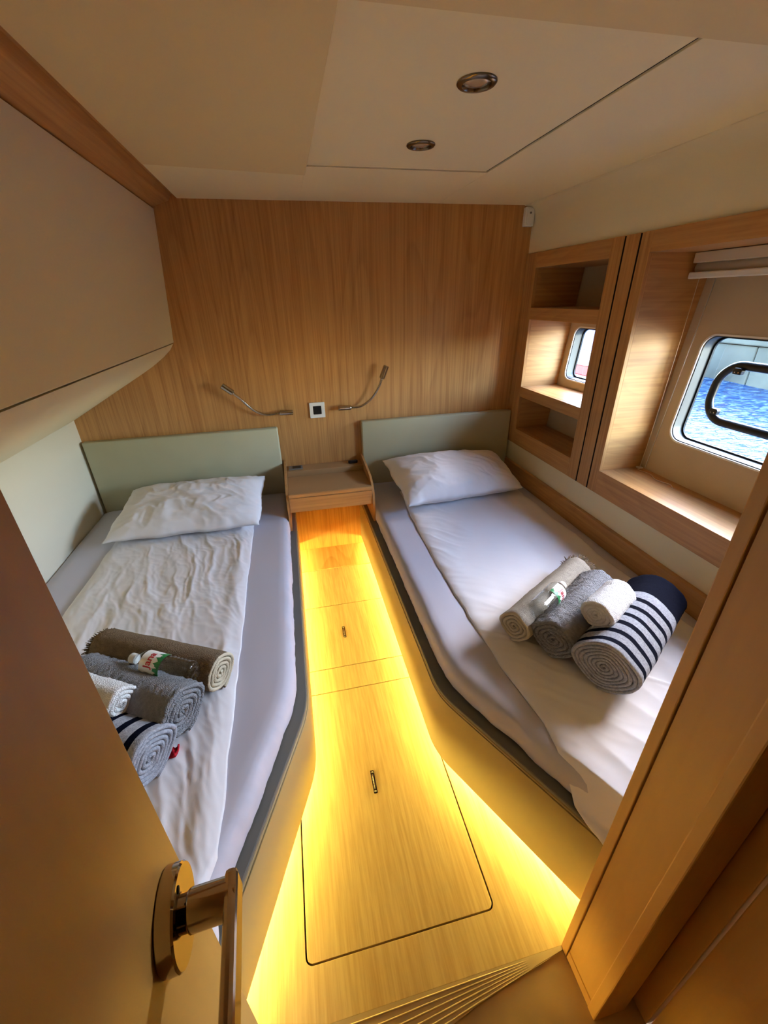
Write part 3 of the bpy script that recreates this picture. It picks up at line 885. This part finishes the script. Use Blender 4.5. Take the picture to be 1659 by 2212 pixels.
MT = 0.470     # mattress top
ME_R = [(0.398, WY - 0.05), (0.398, 0.925), (0.665, 0.362)]
ME_L = [(-0.104, WY - 0.05), (-0.104, 0.960), (-0.326, 0.362)]
def mattress(name, edge, far_x, side, label, seed):
    rr = corner_round(edge, [1], 0.09, 8)
    # resample the aisle edge finely
    pts = []
    for a, b in zip(rr[:-1], rr[1:]):
        n_ = max(1, int(math.dist(a, b) / 0.012))
        pts += [(a[0] + (b[0] - a[0]) * k / n_, a[1] + (b[1] - a[1]) * k / n_) for k in range(n_)]
    pts.append(rr[-1])
    A = np.array(pts); n_ = len(A)
    s = np.cumsum(np.r_[0, np.hypot(*np.diff(A, axis=0).T)])
    rows = []
    prof = [(0.000, 0.388), (-0.004, 0.40), (-0.005, 0.42), (-0.003, 0.44), (0.004, 0.455), (0.014, 0.465), (0.028, 0.4695), (0.05, 0.4705)]
    nrm = np.array(inset_path([tuple(p) for p in A], 1.0, -side)) - A
    for i_, (d, z) in enumerate(prof):
        wob = 0.006 * fbm(s * 9 + seed, np.full(n_, z * 20), 3) + 0.003 * pn(s * 40 + seed, np.full(n_, z * 30.0))
        zz = z + (0.010 * pn(s * 7 + seed, np.zeros(n_)) if i_ == 0 else 0)
        if i_ >= 6: wob = wob * 0.2
        rows.append(np.c_[A + nrm * (d + wob)[:, None], np.full(n_, 1.0) * zz])
    xin = rows[-1][:, 0]; yin = rows[-1][:, 1]
    for k in range(1, 41):
        t = k / 40
        x = xin + (far_x - xin) * t
        y = yin + 0 * t
        z = MT + 0.0025 * fbm(x * 5 + seed, y * 3, 3) + 0.0012 * pn(x * 22, y * 6 + seed) - 0.012 * np.clip((t - 0.93) / 0.07, 0, 1) ** 2
        rows.append(np.c_[x, y, z])
    x = np.full(n_, far_x); rows.append(np.c_[x, yin, np.full(n_, 0.385)])
    V = np.concatenate(rows); F = []
    for j in range(len(rows) - 1):
        for i in range(n_ - 1):
            F.append((j * n_ + i, j * n_ + i + 1, (j + 1) * n_ + i + 1, (j + 1) * n_ + i))
    m_ = len(rows)
    F.append([j * n_ for j in range(m_)]); F.append([j * n_ + n_ - 1 for j in range(m_)][::-1])
    F.append([i for i in range(n_)][::-1] + [(m_ - 1) * n_ + i for i in range(n_)])
    o = mesh(name, V.tolist(), F, 'sheet', None, smooth=True, label=label, cat='mattress')
    auto_smooth(o, 60)
    return o
mattress('mattress', ME_R, 1.374, 1, 'mattress in a pale fitted sheet on the right berth', 3.0)
mattress('mattress', ME_L, XL + 0.006, -1, 'mattress in a pale fitted sheet on the left berth', 11.0)

def cover(name, corners, height, sd, label, nu=150, nv=300, hem=0.004, edge_wob=0.010, seed=0.0, thick=0.012, bow=0.0):
    """Loose top sheet: corners = (head-left, head-right, foot-right, foot-left) in plan."""
    u = np.linspace(0, 1, nu); v_ = np.linspace(0, 1, nv)
    U, V = np.meshgrid(u, v_)
    hl, hr, fr, fl_ = [np.array(c) for c in corners]
    X = (hl[0] * (1 - U) + hr[0] * U) * (1 - V) + (fl_[0] * (1 - U) + fr[0] * U) * V
    Y = (hl[1] * (1 - U) + hr[1] * U) * (1 - V) + (fl_[1] * (1 - U) + fr[1] * U) * V
    X = X + bow * np.sin(PI * V) * (1 - U) ** 2
    eL = np.exp(-U / 0.12); eR = np.exp(-(1 - U) / 0.12)
    X = X + edge_wob * (eL * fbm(V * 9 + seed, V * 0 + 3, 3) + eR * fbm(V * 9 + seed + 40, V * 0 + 7, 3))
    W_ = np.hypot(hr[0] - hl[0], hr[1] - hl[1])
    d = np.minimum(U, 1 - U) * W_
    rim = 1 - np.exp(-d / 0.02)
    Z = MT + 0.003 + thick * rim + height(X, Y, U, V) * (0.25 + 0.75 * rim)
    s = sd(X, Y)
    Z = np.maximum(Z, MT + 0.004)
    drop = np.clip(0.02 - s, 0, None)
    Z = Z - np.clip(drop * 2.2, 0, 0.085) ** 1.0 * (drop > 0)
    Vt = np.stack([X, Y, Z], -1).reshape(-1, 3)
    Vb = Vt - np.array([0, 0, hem])
    F = []
    for j in range(nv - 1):
        for i in range(nu - 1):
            a = j * nu + i
            F.append((a, a + 1, a + nu + 1, a + nu))
    M = nu * nv
    Fb = [(M + f_[3], M + f_[2], M + f_[1], M + f_[0]) for f_ in F]
    rimi = [i for i in range(nu)] + [j * nu + nu - 1 for j in range(1, nv)] + [(nv - 1) * nu + i for i in range(nu - 2, -1, -1)] + [j * nu for j in range(nv - 2, 0, -1)]
    Fr = [(rimi[k], rimi[(k + 1) % len(rimi)], M + rimi[(k + 1) % len(rimi)], M + rimi[k]) for k in range(len(rimi))]
    return mesh(name, np.r_[Vt, Vb].tolist(), F + Fb + Fr, 'cotton', None, smooth=True, label=label, cat='bed sheet')

def h_left(X, Y, U, V):
    a = math.radians(12)
    P = X * math.cos(a) + Y * math.sin(a); Q = -X * math.sin(a) + Y * math.cos(a)
    wq = Q + 0.10 * fbm(X * 4, Y * 4, 2)
    wp = P + 0.05 * fbm(X * 5 + 9, Y * 3, 3)
    big = 0.010 * fbm(wp * 9, wq * 2.2, 2)
    rd = 0.010 * np.clip(ridge(wp * 11 + 3, wq * 2.6) - 0.25, 0, 1) ** 1.5
    fine = 0.0045 * np.clip(ridge(wp * 26 + 13, wq * 6) - 0.2, 0, 1) + 0.004 * np.clip(ridge(wp * 34 + wq * 20, wq * 11 - wp * 6) - 0.45, 0, 1) + 0.0024 * pn(wp * 50, wq * 16)
    am = 0.55 + 0.45 * np.clip(fbm(X * 2.5 + 5, Y * 2.5, 2) + 0.6, 0, 1.4)
    right = 0.012 * np.exp(-((U - 0.93) / 0.035) ** 2) * (0.6 + pn(V * 14, U * 3))
    return (big + rd + fine) * am * 0.62 + right * 0.6
def h_right(X, Y, U, V):
    a = math.radians(-38)
    P = X * math.cos(a) + Y * math.sin(a); Q = -X * math.sin(a) + Y * math.cos(a)
    wq = Q + 0.06 * fbm(X * 4, Y * 4, 2); wp = P + 0.04 * fbm(X * 5 + 9, Y * 3, 3)
    e = np.exp(-U / 0.22) * (0.35 + 0.65 * np.clip(1.2 - V * 0.9, 0, 1)) + 0.5 * np.exp(-((V - 0.06) / 0.06) ** 2)
    wr_ = 0.0085 * np.clip(ridge(wq * 13 + 5, wp * 2.6) - 0.3, 0, 1) ** 1.3 + 0.003 * pn(wq * 34, wp * 7)
    soft = 0.005 * fbm(X * 3 + 2, Y * 2.4, 3) + 0.0012 * pn(X * 17, Y * 9)
    foot = np.clip((V - 0.72) / 0.28, 0, 1)
    fold = foot * (0.012 * np.clip(ridge(X * 7 + Y * 3 + 1, Y * 1.5) - 0.3, 0, 1) ** 1.3)
    crease = 0.004 * np.exp(-(((X - 1.05) * 0.62 + (Y - 0.66) * 0.78) / 0.006) ** 2)
    return wr_ * e + soft + fold + crease
cover('bed_sheet', [(-0.965, 2.30), (-0.285, 2.30), (-0.275, 0.385), (-0.985, 0.385)], h_left, sdist(ME_L, -1), 'crumpled white top sheet on the left bed', seed=2.0)
cover('bed_sheet', [(0.585, 2.30), (1.300, 2.30), (1.315, 0.375), (0.596, 0.395)], h_right, sdist(ME_R, 1), 'smooth white top sheet on the right bed', seed=8.0, edge_wob=0.016, bow=-0.040)

# ---- pillows
def pillow(corners, thick, label, seed, wr_amp=0.006, flap=None, nu=110, nv=80):
    """corners: head-left, head-right, foot-right, foot-left in 3D (mid-plane)."""
    hl, hr, fr, fl_ = [np.array(c) for c in corners]
    u = np.linspace(-1, 1, nu); v_ = np.linspace(-1, 1, nv)
    U, V = np.meshgrid(u, v_)
    # outline pinched between the corners
    pin = 0.022
    Uo = U * (1 - pin * (1 - V ** 2) * np.abs(U)); Vo = V * (1 - pin * 1.3 * (1 - U ** 2) * np.abs(V))
    Uo = Uo + 0.035 * fbm(V * 2.2 + seed, U * 0.6, 3) * np.abs(U) ** 3; Vo = Vo + 0.055 * fbm(U * 2.6 + seed, V * 0.6 + 5, 3) * np.abs(V) ** 3
    s = (Uo + 1) / 2; t = (1 - Vo) / 2
    P = (hl * (1 - s)[..., None] + hr * s[..., None]) * (1 - t)[..., None] + (fl_ * (1 - s)[..., None] + fr * s[..., None]) * t[..., None]
    nrm = np.cross(hr - hl, hl - fl_); nrm = nrm / np.linalg.norm(nrm)
    T = thick * ((1 - np.abs(U) ** 3.4) ** 0.6) * ((1 - np.abs(V) ** 2.6) ** 0.6) * (1 + 0.16 * fbm(U * 1.4 + seed, V * 1.2, 2))
    edge = 1 - np.maximum(np.abs(U), np.abs(V)) ** 6
    # creases fan in from corners and edges
    ang = np.arctan2(V, U)
    rad = np.hypot(U, V)
    wa = U * 0.8 + V * 0.6 + 0.18 * fbm(U * 1.8 + seed, V * 1.8, 2); wb = V * 0.8 - U * 0.6
    wr_ = wr_amp * np.clip(ridge(wa * 2.6 + seed, wb * 0.9) - 0.35, 0, 1) ** 1.5
    wr_ = wr_ + wr_amp * 0.7 * np.clip(ridge(ang * 4 + seed, rad * 0.8 + seed) - 0.35, 0, 1) ** 1.5 * np.clip(rad - 0.55, 0, 0.6)
    wr_ = wr_ + wr_amp * 0.35 * np.clip(ridge(wa * 7 + seed, wb * 2.2) - 0.4, 0, 1) + wr_amp * 0.10 * pn(U * 14 + seed, V * 10)
    top = P + nrm * (T + wr_ * edge)[..., None]
    bot = P - nrm * (T * 0.7)[..., None]
    top[..., 2] = np.maximum(top[..., 2], MT + 0.006); 
    bot[..., 2] = np.clip(bot[..., 2], MT + 0.004, None)
    Vt = top.reshape(-1, 3); Vb = bot.reshape(-1, 3); M = nu * nv
    F = [(j * nu + i, j * nu + i + 1, (j + 1) * nu + i + 1, (j + 1) * nu + i) for j in range(nv - 1) for i in range(nu - 1)]
    Fb = [(M + a[3], M + a[2], M + a[1], M + a[0]) for a in F]
    rimi = [i for i in range(nu)] + [j * nu + nu - 1 for j in range(1, nv)] + [(nv - 1) * nu + i for i in range(nu - 2, -1, -1)] + [j * nu for j in range(nv - 2, 0, -1)]
    Fr = [(rimi[k], rimi[(k + 1) % len(rimi)], M + rimi[(k + 1) % len(rimi)], M + rimi[k]) for k in range(len(rimi))]
    return mesh('pillow', np.r_[Vt, Vb].tolist(), F + Fb + Fr, 'cotton', None, smooth=True, label=label, cat='pillow')
pillow([(-0.945, 2.43, 0.610), (-0.215, 2.43, 0.615), (-0.240, 1.975, 0.525), (-0.985, 1.985, 0.520)], 0.075, 'white pillow propped on the left headboard', 1.7, 0.020)
pillow([(0.505, 2.43, 0.640), (1.275, 2.44, 0.615), (1.275, 2.040, 0.530), (0.545, 1.960, 0.540)], 0.105, 'plump white pillow propped on the right headboard', 5.3, 0.014)

# ---- rolled towels and throws
def roll(name, c, ax2, length, ry, rz, turns, mats, label, cat='towel', jitter=0.0012, z0=None, seed=0, nx=26, tilt=0.0, cat_group=None, gapf=0.86):
    """A rolled towel lying flat: local X runs from the visible end (-) to the far end (+). c = plan centre, ax2 = plan direction."""
    rg = np.random.default_rng(seed)
    a = math.atan2(ax2[1], ax2[0])
    z = (MT + 0.016 if z0 is None else z0)
    root = empty(name, (c[0], c[1], z), rot=(0, -tilt, a), label=label, cat=cat, group=cat_group)
    per = 44
    n_ = int(turns * per)
    th_end = turns * 2 * PI
    start = rg.uniform(0, 6.28)
    # last turn ends underneath, so the loose edge tucks away
    off = -PI / 2 - th_end
    pitch = ry / turns
    xo = np.linspace(-1, 1, nx)
    rows = []
    for i in range(n_ + 1):
        th_ = th_end * i / n_
        r = 0.10 * pitch + pitch * th_ / (2 * PI)
        t = pitch * gapf
        an = th_ + off
        ca, sa = math.cos(an), math.sin(an)
        sq = rz / ry
        # squarish squash so that it sits flat on the bed
        k = 1 + 0.05 * math.cos(4 * an)
        end_w = 0.004 * pn(th_ * 0.9 + seed, 1.0) + 0.0018 * pn(th_ * 4 + seed, 5.0)
        end_w2 = 0.004 * pn(th_ * 0.9 + seed + 50, 1.0) + 0.0018 * pn(th_ * 4 + seed, 9.0)
        xa, xb = -length / 2 + float(end_w), length / 2 + float(end_w2)
        lo, hi = r - t / 2, r + t / 2
        wv = 1 + 0.03 * float(pn(th_ * 1.3 + seed, 3.0))
        lo *= wv; hi *= wv
        row = []
        e = t * 0.5
        for x in xo:
            xx = (xa + e * 0.7) + (xb - xa - 1.4 * e) * (x + 1) / 2
            outer = hi
            if i > n_ - per - 4:
                outer = hi + (rg.uniform(-1, 1) * jitter) + 0.004 * float(pn(xx * 9 + seed, an * 1.2))
            row.append((xx, outer * ca * k, outer * sa * sq * k))
        row.append((xb, (lo + hi) / 2 * ca * k, (lo + hi) / 2 * sa * sq * k))
        row.append((xb - e * 0.7, lo * ca * k, lo * sa * sq * k))
        row.append((xa + e * 0.7, lo * ca * k, lo * sa * sq * k))
        row.append((xa, (lo + hi) / 2 * ca * k, (lo + hi) / 2 * sa * sq * k))
        rows.append(row)
    m_ = len(rows[0])
    V = np.array(rows).reshape(-1, 3)
    V[:, 2] -= V[:, 2].min()
    F = []; fm = []
    for i in range(n_):
        for k in range(m_):
            k2 = (k + 1) % m_
            F.append((i * m_ + k, i * m_ + k2, (i + 1) * m_ + k2, (i + 1) * m_ + k))
            fm.append(0 if (k < nx - 1) else (len(mats) - 1))
    F.append(tuple(range(m_))); F.append(tuple(range(n_ * m_, (n_ + 1) * m_))); fm += [0, 0]
    o = mesh('rolled_cloth', V.tolist(), F, None, root, smooth=True, local=True, mats=mats, fmat=fm)
    return root, V

def fringe(root, length, ry, rz, mat, seed, n_=120, lmin=0.018, lmax=0.034, a0=-0.35, a1=PI + 0.35):
    rg = np.random.default_rng(seed)
    V, F = [], []
    for k in range(n_):
        an = a0 + (a1 - a0) * (k + rg.uniform(-0.5, 0.5)) / n_
        rr_ = rg.uniform(0.90, 1.0)
        p = np.array([length / 2 - 0.004, ry * rr_ * math.cos(an), rz + rz * rr_ * math.sin(an)])
        L = rg.uniform(lmin, lmax)
        d = np.array([1.0, rg.normal(0, 0.30) + 0.65 * math.cos(an), rg.normal(0, 0.25) + 0.75 * math.sin(an) - 0.10]); d /= np.linalg.norm(d)
        s = np.cross(d, [0, 0, 1]); s /= np.linalg.norm(s); u_ = np.cross(s, d)
        b = len(V)
        for q_, w in ((0.0, 0.0024), (0.55, 0.0021), (1.0, 0.0010)):
            pt = p + d * L * q_ + np.array([0, 0, -0.008 * q_ * q_])
            for j in range(3):
                t = 2 * PI * j / 3
                V.append(tuple(pt + (s * math.cos(t) + u_ * math.sin(t)) * w))
        for r_ in range(2):
            for j in range(3):
                j2 = (j + 1) % 3
                F.append((b + r_ * 3 + j, b + r_ * 3 + j2, b + (r_ + 1) * 3 + j2, b + (r_ + 1) * 3 + j))
    return mesh('fringe', V, F, mat, root, local=True, kind='stuff')

def axis_from(a, b):
    d = (b[0] - a[0], b[1] - a[1]); L = math.hypot(*d)
    return ((a[0] + b[0]) / 2, (a[1] + b[1]) / 2), (d[0] / L, d[1] / L), L
# right bed (visible end -> far end)
c_, d_, L = axis_from((0.640, 0.965), (1.055, 1.210))
t_, _ = roll('throw_blanket', c_, d_, L, 0.056, 0.052, 4.2, ['terry_beige', 'terry_beige_inner'], 'rolled beige fringed throw at the far side of right pile', 'throw', seed=1)
fringe(t_, L, 0.056, 0.052, 'fringe', 5, 110, 0.022, 0.042)
c_, d_, L = axis_from((0.722, 0.868), (1.055, 1.085))
roll('bath_towel', c_, d_, L, 0.074, 0.063, 5.2, ['terry_grey'], 'rolled grey bath towel in the pile on the right bed', seed=2, jitter=0.0032, nx=70)
c_, d_, L = axis_from((0.797, 0.722), (1.190, 0.965))
roll('striped_towel', c_, d_, 0.47, 0.094, 0.080, 8.0, ['striped_jersey'], 'large rolled towel with navy stripes on the right bed', seed=3, jitter=0.0006, nx=60)
c_, d_, L = axis_from((0.846, 0.848), (0.985, 0.925))
roll('hand_towel', c_, d_, L + 0.02, 0.050, 0.045, 4.2, ['terry_white'], 'small white rolled hand towel on top of the right pile', seed=4, z0=MT + 0.135, jitter=0.0015)
# left bed
c_, d_, L = axis_from((-0.305, 0.985), (-0.700, 1.190))
t_, _ = roll('throw_blanket', c_, d_, L, 0.062, 0.056, 4.6, ['terry_taupe', 'terry_beige_inner'], 'rolled brown fringed throw in the pile on the left bed', 'throw', seed=6)
fringe(t_, L, 0.062, 0.056, 'fringe', 7, 130, 0.015, 0.03, -0.2, PI + 0.2)
c_, d_, L = axis_from((-0.385, 0.855), (-0.720, 1.050))
roll('bath_towel', c_, d_, L, 0.080, 0.068, 5.2, ['terry_grey'], 'rolled grey bath towel in the pile on the left bed', seed=8, jitter=0.0032, nx=70)
c_, d_, L = axis_from((-0.450, 0.745), (-0.840, 0.955))
roll('striped_towel', c_, d_, 0.47, 0.083, 0.066, 6.0, ['striped_jersey'], 'rolled striped towel half hidden by the door, left bed', seed=9, jitter=0.0006, nx=60)
c_, d_, L = axis_from((-0.525, 0.865), (-0.665, 0.945))
roll('hand_towel', c_, d_, L + 0.01, 0.048, 0.044, 4.0, ['terry_white'], 'white rolled hand towel beside the door on the left bed', seed=10, z0=MT + 0.105, jitter=0.0015)
# a bit of red cloth between the rolls
vv = []
for j in range(6):
    for i in range(6):
        x = -0.420 + 0.005 * (i - 2.5); y = 0.800 + 0.006 * (j - 2.5)
        vv.append((x, y, MT + 0.022 + 0.010 * float(pn(i * 0.7, j * 0.8)) + 0.004 * math.sin(i * 1.9 + j)))
ff = [(j * 6 + i, j * 6 + i + 1, j * 6 + i + 7, j * 6 + i + 6) for j in range(5) for i in range(5)]
rc = mesh('cloth_tag', vv, ff, 'red_fabric', None, smooth=True, label='scrap of red cloth beside the striped towel, left bed', cat='cloth')
so = rc.modifiers.new('solid', 'SOLIDIFY'); so.thickness = 0.004

# ---- water bottles
def bottle(p0, p1, spin, label, R_=0.035):
    """p0 base centre, p1 cap end."""
    A = Vector(p0); B = Vector(p1); ax = (B - A); H = ax.length; ax.normalize()
    q_ = Vector((0, 0, 1)).rotation_difference(ax)
    cl_ = q_.inverted() @ (CAMPOS - (A + B) / 2)
    q_ = q_ @ Matrix.Rotation(math.atan2(cl_.y, cl_.x), 3, 'Z').to_quaternion()
    q_ = q_ @ Matrix.Rotation(spin, 3, 'Z').to_quaternion()
    root = empty('water_bottle', tuple(A), label=label, cat='bottle')
    root.rotation_euler = q_.to_euler()
    k = H / 0.205
    pr = [(0.012, 0.004), (0.020, 0.000), (0.027, 0.003), (0.0305, 0.010)]
    for j in range(6):
        pr += [(0.0310, 0.014 + j * 0.0115), (0.0288, 0.0195 + j * 0.0115)]
    pr += [(0.0300, 0.0865), (0.0300, 0.152), (0.0306, 0.153), (0.0290, 0.158), (0.0235, 0.170), (0.0150, 0.180), (0.0128, 0.184), (0.0128, 0.190)]
    pr = [(r * R_ / 0.031, h * k) for r, h in pr]
    seg = 40
    lathe('bottle_body', pr, 'bottle_plastic', root, seg=seg, local=True)
    auto_smooth(lathe('cap', [(0.0142, 0.1875 * k), (0.0148, 0.189 * k), (0.0148, 0.203 * k), (0.0138, 0.205 * k)], 'white_plastic', root, seg=28, local=True), 30)
    lab = []; F = []
    a_half = math.radians(75)
    rl = 0.0304 * R_ / 0.031
    def patch(name, a0, a1, h0, h1, mat, r_, par, na=20):
        V = []; Fp = []
        for i in range(na + 1):
            a = a0 + (a1 - a0) * i / na
            for h in (h0, h1):
                for rr_ in (r_, r_ + 0.0003):
                    V.append((rr_ * math.cos(a), rr_ * math.sin(a), h))
        for i in range(na):
            b = i * 4; c = b + 4
            Fp += [(b, c, c + 2, b + 2), (b + 1, b + 3, c + 3, c + 1), (b, b + 1, c + 1, c), (b + 2, c + 2, c + 3, b + 3)]
        Fp += [(0, 2, 3, 1), (na * 4, na * 4 + 1, na * 4 + 3, na * 4 + 2)]
        return mesh(name, V, Fp, mat, par, smooth=False, local=True)
    lb = patch('paper_label', -a_half, a_half, 0.088 * k, 0.150 * k, 'label_white', rl, root)
    # green leafy foot of the label
    n_ = 26
    V = []; Fp = []
    for i in range(n_ + 1):
        a = -a_half + 2 * a_half * i / n_
        hgt = 0.010 + 0.006 * math.sin(i * 1.3) + 0.004 * math.sin(i * 2.9)
        for h in (0.0865 * k, (0.092 + hgt) * k):
            V.append(((rl + 0.0006) * math.cos(a), (rl + 0.0006) * math.sin(a), h))
    for i in range(n_):
        Fp.append((2 * i, 2 * i + 2, 2 * i + 3, 2 * i + 1))
    mesh('leaf_print', V, Fp, 'label_green', lb, local=True)
    fc = bpy.data.curves.new('lettering', 'FONT')
    fc.body = 'Jana'
    fc.size = 0.030
    fc.align_x = 'CENTER'
    fc.offset = 0.0006
    fc.resolution_u = 4
    fo = bpy.data.objects.new('lettering_curve', fc)
    COL.objects.link(fo)
    bpy.context.view_layer.update()
    me = fo.to_mesh()
    V = [(vv_.co.x, vv_.co.y) for vv_ in me.vertices]; Fp = [tuple(p_.vertices) for p_ in me.polygons]
    fo.to_mesh_clear()
    bpy.data.objects.remove(fo); bpy.data.curves.remove(fc)
    rt_ = rl + 0.0009
    V3 = [(rt_ * math.cos(x / rt_), rt_ * math.sin(x / rt_), 0.116 * k + y) for x, y in V]
    mesh('lettering', V3, Fp, 'label_red', lb, local=True)
    return root
bottle((-0.362, 0.935, MT + 0.148), (-0.553, 1.040, MT + 0.152), math.radians(12), 'clear water bottle resting between rolls on left bed')
bottle((0.710, 0.948, MT + 0.150), (0.872, 1.052, MT + 0.150), math.radians(48), 'clear water bottle resting on towels of right bed')
